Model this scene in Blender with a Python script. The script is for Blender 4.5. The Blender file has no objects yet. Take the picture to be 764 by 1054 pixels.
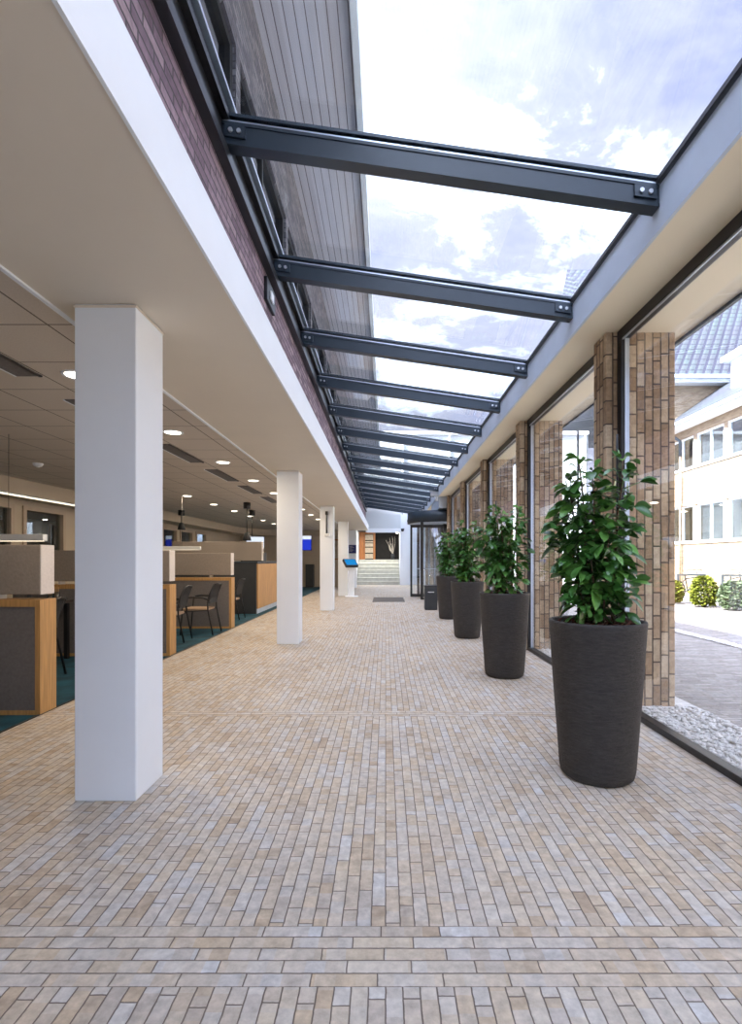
import bpy, bmesh, math, random
from mathutils import Vector, Matrix
PI = math.pi
SC = bpy.context.scene
COL = SC.collection

# ------------------------------------------------------------------ camera
F_PX, EYE = 530.0, 1.35
cam_d = bpy.data.cameras.new('camera'); cam = bpy.data.objects.new('camera', cam_d); COL.objects.link(cam)
cam_d.sensor_fit = 'AUTO'; cam_d.sensor_width = 36.0
cam_d.lens = F_PX / 1054.0 * 36.0
cam_d.shift_x = -15.0 / 1054.0
cam_d.shift_y = 49.0 / 1054.0
cam.location = (0, 0, EYE); cam.rotation_euler = (PI / 2, 0, 0)
cam_d.clip_start = 0.05; cam_d.clip_end = 500
SC.camera = cam

# ------------------------------------------------------------------ exposure, world, sun
vs = SC.view_settings
vs.view_transform = 'Standard'; vs.look = 'None'; vs.gamma = 1.0; vs.use_curve_mapping = False
vs.exposure = 2.5
SKY_STRENGTH = 1.0
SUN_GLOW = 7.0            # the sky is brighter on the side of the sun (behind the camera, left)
SUN_STRENGTH = 5.5
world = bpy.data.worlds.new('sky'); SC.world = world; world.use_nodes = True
wt = world.node_tree; wt.nodes.clear()
def wn(t, **k):
    n = wt.nodes.new(t)
    for a, b in k.items(): setattr(n, a, b)
    return n
tc = wn('ShaderNodeTexCoord')
mp = wn('ShaderNodeMapping'); mp.inputs['Scale'].default_value = (1.3, 3.4, 2.6); mp.inputs['Rotation'].default_value = (0.25, 0.3, 0.5)
nz = wn('ShaderNodeTexNoise'); nz.inputs['Scale'].default_value = 1.9; nz.inputs['Detail'].default_value = 9; nz.inputs['Roughness'].default_value = 0.66; nz.inputs['Distortion'].default_value = 0.35
rp = wn('ShaderNodeValToRGB')
e = rp.color_ramp.elements
e[0].position = 0.34; e[0].color = (0.105, 0.115, 0.195, 1)
e[1].position = 0.72; e[1].color = (0.78, 0.92, 1.2, 1)
m_ = e.new(0.53); m_.color = (0.165, 0.17, 0.215, 1)
bgn = wn('ShaderNodeBackground'); bgn.inputs['Strength'].default_value = SKY_STRENGTH
wo = wn('ShaderNodeOutputWorld')
wt.links.new(tc.outputs['Generated'], mp.inputs['Vector']); wt.links.new(mp.outputs['Vector'], nz.inputs['Vector'])
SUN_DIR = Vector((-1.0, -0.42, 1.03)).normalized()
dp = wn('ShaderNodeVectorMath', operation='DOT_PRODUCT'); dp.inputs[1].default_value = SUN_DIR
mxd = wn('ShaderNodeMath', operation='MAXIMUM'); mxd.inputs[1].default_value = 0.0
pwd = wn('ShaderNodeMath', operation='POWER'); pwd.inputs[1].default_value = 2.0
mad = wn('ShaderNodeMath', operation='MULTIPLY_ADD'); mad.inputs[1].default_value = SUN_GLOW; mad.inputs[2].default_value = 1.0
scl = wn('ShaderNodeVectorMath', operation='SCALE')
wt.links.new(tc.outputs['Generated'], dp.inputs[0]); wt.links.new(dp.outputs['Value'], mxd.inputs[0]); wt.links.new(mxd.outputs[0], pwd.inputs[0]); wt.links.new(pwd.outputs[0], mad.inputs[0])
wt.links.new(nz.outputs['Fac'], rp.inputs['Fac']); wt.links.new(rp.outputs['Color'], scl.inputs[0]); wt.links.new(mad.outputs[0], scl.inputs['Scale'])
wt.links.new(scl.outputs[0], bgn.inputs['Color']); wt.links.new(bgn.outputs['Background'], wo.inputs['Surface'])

sun_d = bpy.data.lights.new('sun', 'SUN'); sun = bpy.data.objects.new('sun', sun_d); COL.objects.link(sun)
sun_d.energy = SUN_STRENGTH; sun_d.angle = math.radians(0.6); sun_d.color = (1.0, 0.97, 0.93)
sun.rotation_euler = Vector((1.0, 0.42, -1.03)).to_track_quat('-Z', 'Y').to_euler()

# ------------------------------------------------------------------ material helpers
class NT:
    def __init__(s, name):
        s.m = bpy.data.materials.new(name); s.m.use_nodes = True
        s.t = s.m.node_tree; s.t.nodes.clear()
        s.out = s.n('ShaderNodeOutputMaterial')
    def n(s, t, **k):
        x = s.t.nodes.new(t)
        for a, b in k.items(): setattr(x, a, b)
        return x
    def l(s, a, b): s.t.links.new(a, b)
    def put(s, sock, v):
        if isinstance(v, (int, float)): sock.default_value = v
        elif isinstance(v, (tuple, list)): sock.default_value = v
        else: s.l(v, sock)
    def math(s, op, a, b=0.0, c=0.0):
        x = s.n('ShaderNodeMath', operation=op)
        s.put(x.inputs[0], a); s.put(x.inputs[1], b); s.put(x.inputs[2], c)
        return x.outputs[0]
    def mix(s, f, a, b, mode='MIX'):
        x = s.n('ShaderNodeMix', data_type='RGBA', blend_type=mode)
        s.put(x.inputs[0], f); s.put(x.inputs[6], a); s.put(x.inputs[7], b)
        return x.outputs[2]
    def ramp(s, f, stops, interp='LINEAR'):
        x = s.n('ShaderNodeValToRGB'); x.color_ramp.interpolation = interp
        el = x.color_ramp.elements
        while len(el) < len(stops): el.new(0.5)
        for i, (p, c) in enumerate(stops):
            el[i].position = p; el[i].color = (*c, 1)
        s.put(x.inputs[0], f); return x.outputs[0]
    def pos(s, space='world'):
        if space == 'world': v = s.n('ShaderNodeNewGeometry').outputs['Position']
        else: v = s.n('ShaderNodeTexCoord').outputs['Object']
        sp = s.n('ShaderNodeSeparateXYZ'); s.l(v, sp.inputs[0])
        return v, sp.outputs[0], sp.outputs[1], sp.outputs[2]
    def noise(s, vec, scale, detail=3, rough=0.5, dist=0.0):
        x = s.n('ShaderNodeTexNoise'); s.l(vec, x.inputs['Vector'])
        x.inputs['Scale'].default_value = scale; x.inputs['Detail'].default_value = detail
        x.inputs['Roughness'].default_value = rough; x.inputs['Distortion'].default_value = dist
        return x.outputs['Fac']
    def white(s, a, b):
        c = s.n('ShaderNodeCombineXYZ'); s.put(c.inputs[0], a); s.put(c.inputs[1], b)
        x = s.n('ShaderNodeTexWhiteNoise', noise_dimensions='2D'); s.l(c.outputs[0], x.inputs['Vector'])
        return x.outputs['Value']
    def stretch(s, vec, sc):
        x = s.n('ShaderNodeMapping'); x.inputs['Scale'].default_value = sc; s.l(vec, x.inputs['Vector']); return x.outputs[0]
    def bump(s, h, strength=0.3, dist=0.01):
        x = s.n('ShaderNodeBump'); x.inputs['Strength'].default_value = strength; x.inputs['Distance'].default_value = dist
        s.l(h, x.inputs['Height']); return x.outputs[0]
    def principled(s, color, rough=0.5, metal=0.0, normal=None, spec=0.5):
        b = s.n('ShaderNodeBsdfPrincipled')
        s.put(b.inputs['Base Color'], color if not (isinstance(color, tuple) and len(color) == 3) else (*color, 1))
        s.put(b.inputs['Roughness'], rough); b.inputs['Metallic'].default_value = metal
        b.inputs['Specular IOR Level'].default_value = spec
        if normal is not None: s.l(normal, b.inputs['Normal'])
        s.l(b.outputs[0], s.out.inputs[0]); return b
    def bricks(s, u, v, L, W, joint, jitter=1.0):
        row = s.math('FLOOR', s.math('DIVIDE', v, W))
        off = s.math('MULTIPLY', s.white(row, 3.7), L * jitter)
        if jitter < 0.9:
            off = s.math('ADD', off, s.math('MULTIPLY', s.math('PINGPONG', row, 1.0), L * 0.5))
        uu = s.math('ADD', u, off)
        col = s.math('FLOOR', s.math('DIVIDE', uu, L))
        rnd = s.white(row, col)
        fu = s.math('SUBTRACT', uu, s.math('MULTIPLY', col, L)); fv = s.math('SUBTRACT', v, s.math('MULTIPLY', row, W))
        d = s.math('MINIMUM', s.math('MINIMUM', fu, s.math('SUBTRACT', L, fu)), s.math('MINIMUM', fv, s.math('SUBTRACT', W, fv)))
        mr = s.n('ShaderNodeMapRange', interpolation_type='SMOOTHSTEP'); s.l(d, mr.inputs[0])
        mr.inputs[1].default_value = joint * 0.35; mr.inputs[2].default_value = joint * 1.3
        return rnd, mr.outputs[0]

def plain(name, color, rough=0.5, metal=0.0, var=0.06, scale=6.0, bump=0.0, stretch=None, spec=0.5):
    s = NT(name); vec, *_ = s.pos('object')
    if stretch: vec = s.stretch(vec, stretch)
    nzv = s.noise(vec, scale, 4)
    c1 = tuple(min(1, c * (1 - var)) for c in color); c2 = tuple(min(1, c * (1 + var)) for c in color)
    c = s.ramp(nzv, [(0.3, c1), (0.7, c2)])
    nrm = s.bump(nzv, bump, 0.01) if bump else None
    s.principled(c, rough, metal, nrm, spec)
    return s.m

def emit(name, color, strength):
    s = NT(name); vec, *_ = s.pos('object'); nzv = s.noise(vec, 3.0, 2)
    em = s.n('ShaderNodeEmission'); s.l(s.ramp(nzv, [(0.0, tuple(c * 0.97 for c in color)), (1.0, color)]), em.inputs[0])
    em.inputs[1].default_value = strength; s.l(em.outputs[0], s.out.inputs[0]); return s.m

def glass(name, tint=(0.95, 0.97, 0.98), base=0.075):
    s = NT(name)
    lw = s.n('ShaderNodeLayerWeight'); lw.inputs[0].default_value = 0.5
    f = s.math('ADD', s.math('MULTIPLY', s.math('POWER', lw.outputs['Facing'], 5.0), 0.85), base)
    tr = s.n('ShaderNodeBsdfTransparent'); tr.inputs[0].default_value = (*tint, 1)
    gl = s.n('ShaderNodeBsdfGlossy'); gl.inputs['Roughness'].default_value = 0.0; gl.inputs[0].default_value = (0.95, 0.97, 1, 1)
    mx = s.n('ShaderNodeMixShader'); s.l(f, mx.inputs[0]); s.l(tr.outputs[0], mx.inputs[1]); s.l(gl.outputs[0], mx.inputs[2])
    s.l(mx.outputs[0], s.out.inputs[0]); return s.m

def brick_mat(name, mode, L, W, joint, stops, mortar, rough=0.8, jitter=1.0, bstr=0.5, space='world', noise_amt=0.5, banding=0.0):
    """mode: 'floor' (bricks run along y, tie bands across), 'upright' (bricks on end), 'wall' (lying courses), 'ground' along x"""
    s = NT(name); vec, x, y, z = s.pos(space)
    wob = s.math('MULTIPLY', s.math('SUBTRACT', s.noise(vec, 22.0, 3), 0.5), 0.006)
    if mode == 'floor':
        def band(a, b): return s.math('MULTIPLY', s.math('GREATER_THAN', y, a), s.math('LESS_THAN', y, b))
        bm_ = s.math('MAXIMUM', band(1.626, 1.896), s.math('MAXIMUM', band(4.434, 4.596), band(-1.5, -1.23)))
        inv = s.math('SUBTRACT', 1.0, bm_)
        u = s.math('ADD', s.math('MULTIPLY', x, bm_), s.math('MULTIPLY', y, inv))
        v = s.math('ADD', s.math('MULTIPLY', s.math('SUBTRACT', y, 1.626 - 100 * W), bm_), s.math('MULTIPLY', x, inv))
    elif mode == 'ground': u, v = x, y
    elif mode == 'upright': u, v = z, s.math('ADD', x, y)
    else: u, v = s.math('ADD', x, y), z
    u = s.math('ADD', u, wob); v = s.math('ADD', v, wob)
    rnd, mask = s.bricks(u, v, L, W, joint, jitter)
    col = s.ramp(rnd, stops, 'LINEAR')
    if banding:
        seg = s.white(s.math('FLOOR', s.math('DIVIDE', s.math('ADD', u, s.math('MULTIPLY', rnd, 3.0)), L * 0.31)), s.math('ADD', s.math('FLOOR', s.math('DIVIDE', v, W)), 0.37))
        col = s.mix(banding, col, s.ramp(seg, stops, 'LINEAR'))
    n1 = s.noise(vec, 22.0, 5, 0.65); n2 = s.noise(vec, 1.1, 3)
    col = s.mix(noise_amt, col, s.ramp(n1, [(0.25, (0.25, 0.25, 0.25)), (0.75, (0.85, 0.85, 0.85))]), 'OVERLAY')
    col = s.mix(0.3, col, s.ramp(n2, [(0.3, (0.38, 0.38, 0.38)), (0.7, (0.62, 0.62, 0.62))]), 'OVERLAY')
    col = s.mix(mask, (*mortar, 1), col)
    h = s.math('ADD', mask, s.math('ADD', s.math('MULTIPLY', n1, 0.35), s.math('MULTIPLY', rnd, 0.25)))
    s.principled(col, rough, 0, s.bump(h, bstr, 0.012), 0.35)
    return s.m

M = {}
M['pavers'] = brick_mat('clay_pavers', 'floor', 0.213, 0.054, 0.0026,
    [(0.0, (0.37, 0.285, 0.205)), (0.2, (0.47, 0.37, 0.26)), (0.4, (0.49, 0.42, 0.335)), (0.6, (0.47, 0.45, 0.43)), (0.8, (0.53, 0.44, 0.325)), (1.0, (0.52, 0.515, 0.51))],
    (0.16, 0.125, 0.10), 0.7, 0.22, banding=0.45)
M['court'] = brick_mat('courtyard_pavers', 'ground', 0.21, 0.06, 0.005,
    [(0.0, (0.22, 0.20, 0.185)), (0.5, (0.30, 0.275, 0.255)), (1.0, (0.36, 0.335, 0.31))], (0.16, 0.14, 0.12), 0.85)
PIER_STOPS = [(0.0, (0.31, 0.205, 0.12)), (0.3, (0.41, 0.28, 0.17)), (0.6, (0.48, 0.35, 0.22)), (1.0, (0.57, 0.45, 0.31))]
M['pier'] = brick_mat('upright_brick', 'upright', 0.212, 0.073, 0.008, PIER_STOPS, (0.11, 0.08, 0.06), 0.8)
M['purple'] = brick_mat('purple_brick', 'wall', 0.215, 0.062, 0.007,
    [(0.0, (0.15, 0.10, 0.125)), (0.5, (0.25, 0.175, 0.21)), (1.0, (0.34, 0.25, 0.27))], (0.08, 0.07, 0.07), 0.8, 0.25)
M['slate'] = brick_mat('dark_grey_brick', 'wall', 0.215, 0.062, 0.007,
    [(0.0, (0.09, 0.09, 0.11)), (0.5, (0.14, 0.14, 0.16)), (1.0, (0.20, 0.20, 0.22))], (0.07, 0.07, 0.08), 0.8, 0.25)
M['facade'] = brick_mat('pale_yellow_brick', 'wall', 0.215, 0.062, 0.008,
    [(0.0, (0.27, 0.19, 0.115)), (0.5, (0.34, 0.255, 0.165)), (1.0, (0.40, 0.31, 0.21))], (0.28, 0.235, 0.18), 0.85, 0.25)
M['white'] = plain('white_paint', (0.84, 0.88, 0.92), 0.55, var=0.015, scale=3)
M['cream'] = plain('cream_plaster', (0.86, 0.76, 0.56), 0.7, var=0.02, scale=2)
M['soffit'] = plain('warm_white_plaster', (0.74, 0.67, 0.56), 0.7, var=0.02, scale=2)
M['steel'] = plain('dark_blue_grey_steel', (0.027, 0.041, 0.056), 0.38, 0.0, var=0.1, scale=5)
M['black'] = plain('black_metal', (0.012, 0.012, 0.013), 0.4, 0.0, var=0.1)
M['alu'] = plain('brushed_aluminium', (0.55, 0.60, 0.66), 0.3, 0.8, var=0.04)
M['gutter'] = plain('grey_blue_painted_steel', (0.58, 0.66, 0.75), 0.45, 0.0, var=0.08, scale=2.5)
M['bolt'] = plain('zinc_bolt', (0.6, 0.62, 0.65), 0.35, 0.8)
M['glass'] = glass('clear_glass')
M['roofglass'] = glass('roof_glass', (0.95, 0.98, 0.99), 0.03)
M['darkglass'] = glass('tinted_glass', (0.75, 0.82, 0.84), 0.1)
M['skyglass'] = glass('reflective_upper_glass', (0.45, 0.5, 0.55), 0.3)
M['rack'] = plain('grey_galvanised_steel', (0.07, 0.08, 0.085), 0.5)
M['wire'] = plain('dark_wire', (0.05, 0.045, 0.04), 0.6)
M['pot'] = None
M['carpet'] = plain('teal_carpet', (0.006, 0.055, 0.080), 0.95, var=0.55, scale=3.5, bump=0.3)
M['fabric'] = plain('grey_felt', (0.17, 0.155, 0.15), 0.95, var=0.1, scale=40, bump=0.2)
M['tanfelt'] = plain('warm_grey_felt', (0.29, 0.245, 0.205), 0.95, var=0.08, scale=40, bump=0.2)
M['litfelt'] = plain('lit_felt_edge', (0.66, 0.62, 0.60), 0.95, var=0.06, scale=60, bump=0.2)  # screen ends coloured paler for the light falling on them
M['oak'] = plain('oak_veneer', (0.50, 0.28, 0.10), 0.5, var=0.2, scale=5, stretch=(9, 9, 0.6))
M['charcoal'] = plain('charcoal_laminate', (0.03, 0.033, 0.037), 0.5, var=0.1)
M['desk'] = plain('dark_desk_laminate', (0.06, 0.05, 0.045), 0.4, var=0.1)
M['seat'] = plain('tan_seat', (0.40, 0.27, 0.17), 0.6, var=0.1, scale=10)
M['mesh'] = plain('black_mesh_fabric', (0.02, 0.02, 0.022), 0.8, var=0.3, scale=120)
M['paper'] = plain('white_paper', (0.8, 0.8, 0.78), 0.7, var=0.02)
M['tan_wall'] = plain('tan_painted_wall', (0.50, 0.42, 0.32), 0.8, var=0.03, scale=1.5)
M['winframe'] = plain('beige_window_frame', (0.45, 0.35, 0.26), 0.5, var=0.05)
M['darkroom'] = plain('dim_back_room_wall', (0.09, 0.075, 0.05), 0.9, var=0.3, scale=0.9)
M['stone'] = plain('pale_stone', (0.52, 0.52, 0.47), 0.7, var=0.12, scale=6)
M['pale'] = plain('pale_blue_white_render', (0.62, 0.66, 0.68), 0.8, var=0.04, scale=1.2)
M['doorwood'] = plain('orange_brown_wood', (0.40, 0.15, 0.045), 0.45, var=0.25, scale=4, stretch=(8, 8, 0.6))
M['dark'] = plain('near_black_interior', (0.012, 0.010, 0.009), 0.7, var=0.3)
M['mat'] = plain('grey_brown_door_mat', (0.13, 0.115, 0.10), 0.95, var=0.2, scale=50, bump=0.3)
M['soil'] = plain('bark_mulch', (0.085, 0.030, 0.018), 0.95, var=0.6, scale=50, bump=1.0)
M['stem'] = plain('brown_bark', (0.13, 0.085, 0.05), 0.8, var=0.3, scale=30, bump=0.4)
M['pebble'] = plain('white_pebble', (0.66, 0.64, 0.61), 0.7, var=0.25, scale=18)
M['bluescreen'] = emit('blue_screen', (0.015, 0.22, 0.55), 0.22)
M['bluelit'] = emit('deep_blue_screen', (0.02, 0.04, 0.5), 0.22)
M['whitelit'] = emit('white_screen', (0.75, 0.82, 0.95), 0.2)
M['bluesign'] = plain('navy_blue_sign', (0.006, 0.014, 0.12), 0.4, var=0.05)
M['lamp'] = emit('warm_lamp', (1.0, 0.88, 0.70), 3.0)
M['led'] = emit('warm_led_strip', (1.0, 0.85, 0.62), 0.32)
M['lampbar'] = plain('white_lamp_bar', (0.72, 0.74, 0.74), 0.4, var=0.02)
M['branch'] = plain('pale_branches', (0.62, 0.56, 0.48), 0.7, var=0.1)
M['book'] = plain('cream_panel', (0.50, 0.42, 0.32), 0.7, var=0.15, scale=10)

def make_pot():
    s = NT('dark_brushed_pot'); vec, x, y, z = s.pos('object')
    n1 = s.noise(s.stretch(vec, (3, 3, 14)), 6.0, 6, 0.7, 0.6); n2 = s.noise(vec, 40, 4)
    c = s.ramp(n1, [(0.3, (0.030, 0.027, 0.025)), (0.55, (0.050, 0.045, 0.041)), (0.75, (0.075, 0.068, 0.062))])
    h = s.math('ADD', n1, s.math('MULTIPLY', n2, 0.4))
    s.principled(c, 0.72, 0, s.bump(h, 0.55, 0.012), 0.4); return s.m
M['pot'] = make_pot()
def leaf_mat(name, a, b, rough=0.3):
    s = NT(name); vec, *_ = s.pos('object')
    c = s.ramp(s.noise(vec, 9.0, 2), [(0.3, a), (0.7, b)])
    s.principled(c, rough, 0, None, 0.5); return s.m
M['leaf'] = leaf_mat('dark_green_leaf', (0.030, 0.105, 0.018), (0.070, 0.190, 0.036))
M['leaf2'] = leaf_mat('fresh_green_leaf', (0.08, 0.22, 0.04), (0.14, 0.32, 0.06))
M['shrub'] = leaf_mat('yellow_green_leaf', (0.09, 0.115, 0.006), (0.20, 0.21, 0.015), 0.6)
M['shrub2'] = leaf_mat('sage_green_leaf', (0.09, 0.13, 0.06), (0.16, 0.20, 0.11), 0.6)

def tile_ceiling():
    s = NT('grid_ceiling_tiles'); vec, x, y, z = s.pos()
    def line(c, o):
        f = s.math('FRACT', s.math('DIVIDE', s.math('ADD', c, o), 0.6))
        d = s.math('MULTIPLY', s.math('MINIMUM', f, s.math('SUBTRACT', 1.0, f)), 0.6)
        return s.math('LESS_THAN', d, 0.006)
    g = s.math('MAXIMUM', line(x, 2.07 + 60), line(y, -3.15 + 60))
    n = s.noise(vec, 90, 3)
    c = s.mix(g, s.ramp(n, [(0.3, (0.60, 0.53, 0.45)), (0.7, (0.66, 0.59, 0.50))]), (0.17, 0.14, 0.11, 1))
    s.principled(c, 0.9, 0, s.bump(s.math('SUBTRACT', n, s.math('MULTIPLY', g, 2.0)), 0.3, 0.004)); return s.m
M['tiles'] = tile_ceiling()
def boards():
    s = NT('grey_soffit_boards'); vec, x, y, z = s.pos()
    f = s.math('FRACT', s.math('DIVIDE', s.math('ADD', x, 20.0), 0.105))
    g = s.math('LESS_THAN', f, 0.10)
    n = s.noise(s.stretch(vec, (8, 0.5, 8)), 2, 4)
    c = s.mix(g, s.ramp(n, [(0.3, (0.42, 0.43, 0.50)), (0.7, (0.50, 0.51, 0.58))]), (0.12, 0.11, 0.13, 1))
    s.principled(c, 0.7, 0, s.bump(s.math('SUBTRACT', 1.0, g), 0.5, 0.01)); return s.m
M['boards'] = boards()
def rooftiles():
    s = NT('slate_grey_pantiles'); vec, x, y, z = s.pos()
    u = s.math('ADD', x, y)
    fu = s.math('FRACT', s.math('DIVIDE', s.math('ADD', s.math('ADD', u, s.math('MULTIPLY', z, -1.6)), 200.0), 0.42))
    fz = s.math('FRACT', s.math('DIVIDE', z, 0.40))
    hu = s.math('SINE', s.math('MULTIPLY', fu, PI))
    h = s.math('ADD', hu, s.math('SUBTRACT', 1.0, fz))
    edge = s.math('MAXIMUM', s.math('LESS_THAN', fz, 0.14), s.math('LESS_THAN', fu, 0.33))
    n = s.noise(vec, 0.8, 3)
    c = s.mix(edge, s.ramp(n, [(0.3, (0.075, 0.075, 0.095)), (0.7, (0.075, 0.10, 0.10))]), (0.022, 0.022, 0.04, 1))
    s.principled(c, 0.6, 0, s.bump(h, 0.6, 0.05)); return s.m
M['pantile'] = rooftiles()

# ------------------------------------------------------------------ mesh helpers
class MB:
    def __init__(s): s.bm = bmesh.new(); s.mats = []
    def box(s, x0, x1, y0, y1, z0, z1, bev=0.0):
        r = bmesh.ops.create_cube(s.bm, size=1.0); v = r['verts']
        for p in v:
            p.co = Vector(((x0 + x1) / 2 + p.co.x * (x1 - x0), (y0 + y1) / 2 + p.co.y * (y1 - y0), (z0 + z1) / 2 + p.co.z * (z1 - z0)))
        if bev > 0:
            ed = list({e for p in v for e in p.link_edges})
            bmesh.ops.bevel(s.bm, geom=ed, offset=bev, segments=2, affect='EDGES', profile=0.5)
        return s
    def prism(s, pts, axis, a, b):
        """pts 2D polygon, extruded along axis from a to b. axis 'y': pts are (x,z); 'x': (y,z); 'z': (x,y)"""
        def P(p, t): return {'y': (p[0], t, p[1]), 'x': (t, p[0], p[1]), 'z': (p[0], p[1], t)}[axis]
        va = [s.bm.verts.new(P(p, a)) for p in pts]; vb = [s.bm.verts.new(P(p, b)) for p in pts]
        n = len(pts); s.bm.faces.new(va); s.bm.faces.new(list(reversed(vb)))
        for i in range(n): s.bm.faces.new((va[i], vb[i], vb[(i + 1) % n], va[(i + 1) % n]))
        return s
    def tube(s, pts, r, n=8, r2=None):
        pts = [Vector(p) for p in pts]; rings = []
        for i, p in enumerate(pts):
            d = (pts[min(i + 1, len(pts) - 1)] - pts[max(i - 1, 0)]).normalized()
            up = Vector((0, 0, 1)) if abs(d.z) < 0.95 else Vector((1, 0, 0))
            a = d.cross(up).normalized(); b = d.cross(a).normalized()
            rr = r if r2 is None else r + (r2 - r) * i / (len(pts) - 1)
            rings.append([s.bm.verts.new(p + a * rr * math.cos(2 * PI * k / n) + b * rr * math.sin(2 * PI * k / n)) for k in range(n)])
        for A, B in zip(rings, rings[1:]):
            for k in range(n):
                f = s.bm.faces.new((A[k], A[(k + 1) % n], B[(k + 1) % n], B[k])); f.smooth = True
        s.bm.faces.new(list(reversed(rings[0]))); s.bm.faces.new(rings[-1])
        return s
    def lathe(s, prof, n=32, c=(0, 0, 0), a0=0.0, a1=2 * PI, smooth=True):
        full = abs(a1 - a0 - 2 * PI) < 1e-6; m = n if full else n + 1
        rings = []
        for (r, z) in prof:
            rings.append([s.bm.verts.new((c[0] + r * math.cos(a0 + (a1 - a0) * k / n), c[1] + r * math.sin(a0 + (a1 - a0) * k / n), c[2] + z)) for k in range(m)])
        for A, B in zip(rings, rings[1:]):
            for k in range(n):
                f = s.bm.faces.new((A[k], A[(k + 1) % m], B[(k + 1) % m], B[k])); f.smooth = smooth
        s.rings = rings
        return s
    def disc_cap(s, ring, flip=False):
        s.bm.faces.new(list(reversed(ring)) if flip else ring); return s
    def cyl(s, c, r, z0, z1, n=24, r2=None):
        s.lathe([(r, z0), (r if r2 is None else r2, z1)], n, c)
        R = s.rings; s.disc_cap(R[0], True); s.disc_cap(R[1]); return s
    def torus(s, c, R, r, axis='y', n=24, k=6):
        rings = []
        for i in range(n):
            a = 2 * PI * i / n
            ring = []
            for j in range(k):
                b = 2 * PI * j / k; rr = R + r * math.cos(b); h = r * math.sin(b)
                if axis == 'y': q = (c[0] + rr * math.cos(a), c[1] + h, c[2] + rr * math.sin(a))
                else: q = (c[0] + h, c[1] + rr * math.cos(a), c[2] + rr * math.sin(a))
                ring.append(s.bm.verts.new(q))
            rings.append(ring)
        for i in range(n):
            A, B = rings[i], rings[(i + 1) % n]
            for j in range(k):
                f = s.bm.faces.new((A[j], A[(j + 1) % k], B[(j + 1) % k], B[j])); f.smooth = True
        return s
    def rot(s, mat):
        bmesh.ops.transform(s.bm, matrix=mat, verts=s.bm.verts); return s
    def build(s, name, mat, parent=None, recalc=True, loc=None):
        if recalc: bmesh.ops.recalc_face_normals(s.bm, faces=s.bm.faces)
        me = bpy.data.meshes.new(name); s.bm.to_mesh(me); s.bm.free()
        for m in (mat if isinstance(mat, (list, tuple)) else [mat]): me.materials.append(m)
        o = bpy.data.objects.new(name, me); COL.objects.link(o)
        if parent is not None: o.parent = parent
        if loc: o.location = loc
        return o

def tag(o, label, cat, group=None, kind=None):
    o['label'] = label; o['category'] = cat
    if group: o['group'] = group
    if kind: o['kind'] = kind
    return o
def thing(name, label, cat, loc=(0, 0, 0), rz=0.0, group=None):
    o = bpy.data.objects.new(name, None); COL.objects.link(o); o.empty_display_size = 0.2
    o.location = loc; o.rotation_euler = (0, 0, rz)
    return tag(o, label, cat, group)
def struct(name, mb, mat, label=None, cat=None):
    o = mb.build(name, mat); o['kind'] = 'structure'
    if label: o['label'] = label
    if cat: o['category'] = cat
    return o
def struct_empty(name, label, cat):
    o = bpy.data.objects.new(name, None); COL.objects.link(o); o['kind'] = 'structure'; o['label'] = label; o['category'] = cat
    return o
def copy_tree(o, label=None, parent=None):
    c = o.copy(); COL.objects.link(c)
    if parent is not None: c.parent = parent
    if label: c['label'] = label
    for ch in list(o.children): copy_tree(ch, None, c)
    return c
ORD = ['nearest', 'second', 'third', 'fourth', 'fifth', 'sixth', 'seventh', 'eighth', 'ninth', 'tenth', 'eleventh', 'twelfth', 'thirteenth', 'fourteenth', 'fifteenth', 'sixteenth', 'seventeenth', 'eighteenth']

# ------------------------------------------------------------------ the setting
CZ = 2.776                       # office ceiling and left soffit
END_Y = 27.5
struct('floor', MB().box(-3.0, 2.2, -5, END_Y + 0.3, -0.3, 0), M['pavers'], 'corridor floor of tan clay pavers with crosswise bands', 'floor')
struct('floor_office', MB().box(-9.5, -3.0, -5, 25.6, -0.3, 0.0), M['carpet'], 'teal office carpet beside the clay pavers', 'floor')
struct('trim_carpet_edge', MB().box(-3.02, -2.995, -5, 25.5, -0.05, 0.006), M['black'], 'dark edging strip between carpet and pavers', 'trim')
struct('ground', MB().box(2.2, 60, -20, 60, -0.3, -0.01), M['court'], 'paved courtyard outside the glazing', 'ground')

# left soffit with white fascia, office ceiling
struct('ceiling_soffit', MB().box(-1.86, -0.85, -5, 25.2, CZ, CZ + 0.28), M['soffit'], 'smooth beige soffit strip above the white columns', 'ceiling')
struct('trim_fascia', MB().box(-0.85, -0.836, -5, 25.2, CZ - 0.004, 3.064), M['white'], 'white fascia along the edge of the left soffit', 'trim')
struct('trim_soffit_edge', MB().box(-1.885, -1.86, -5, 25.2, CZ - 0.012, CZ + 0.05), M['white'], 'thin white profile between soffit and ceiling tiles', 'trim')
struct('ceiling', MB().box(-7.3, -1.885, -5, 25.6, CZ + 0.012, CZ + 0.2), M['tiles'], 'office ceiling of suspended tiles', 'ceiling')
struct('trim_ledge', MB().box(-1.86, -0.85, -5, 27.5, 3.056, 3.064), M['white'], 'top of the soffit ledge below the brick strip', 'trim')

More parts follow.
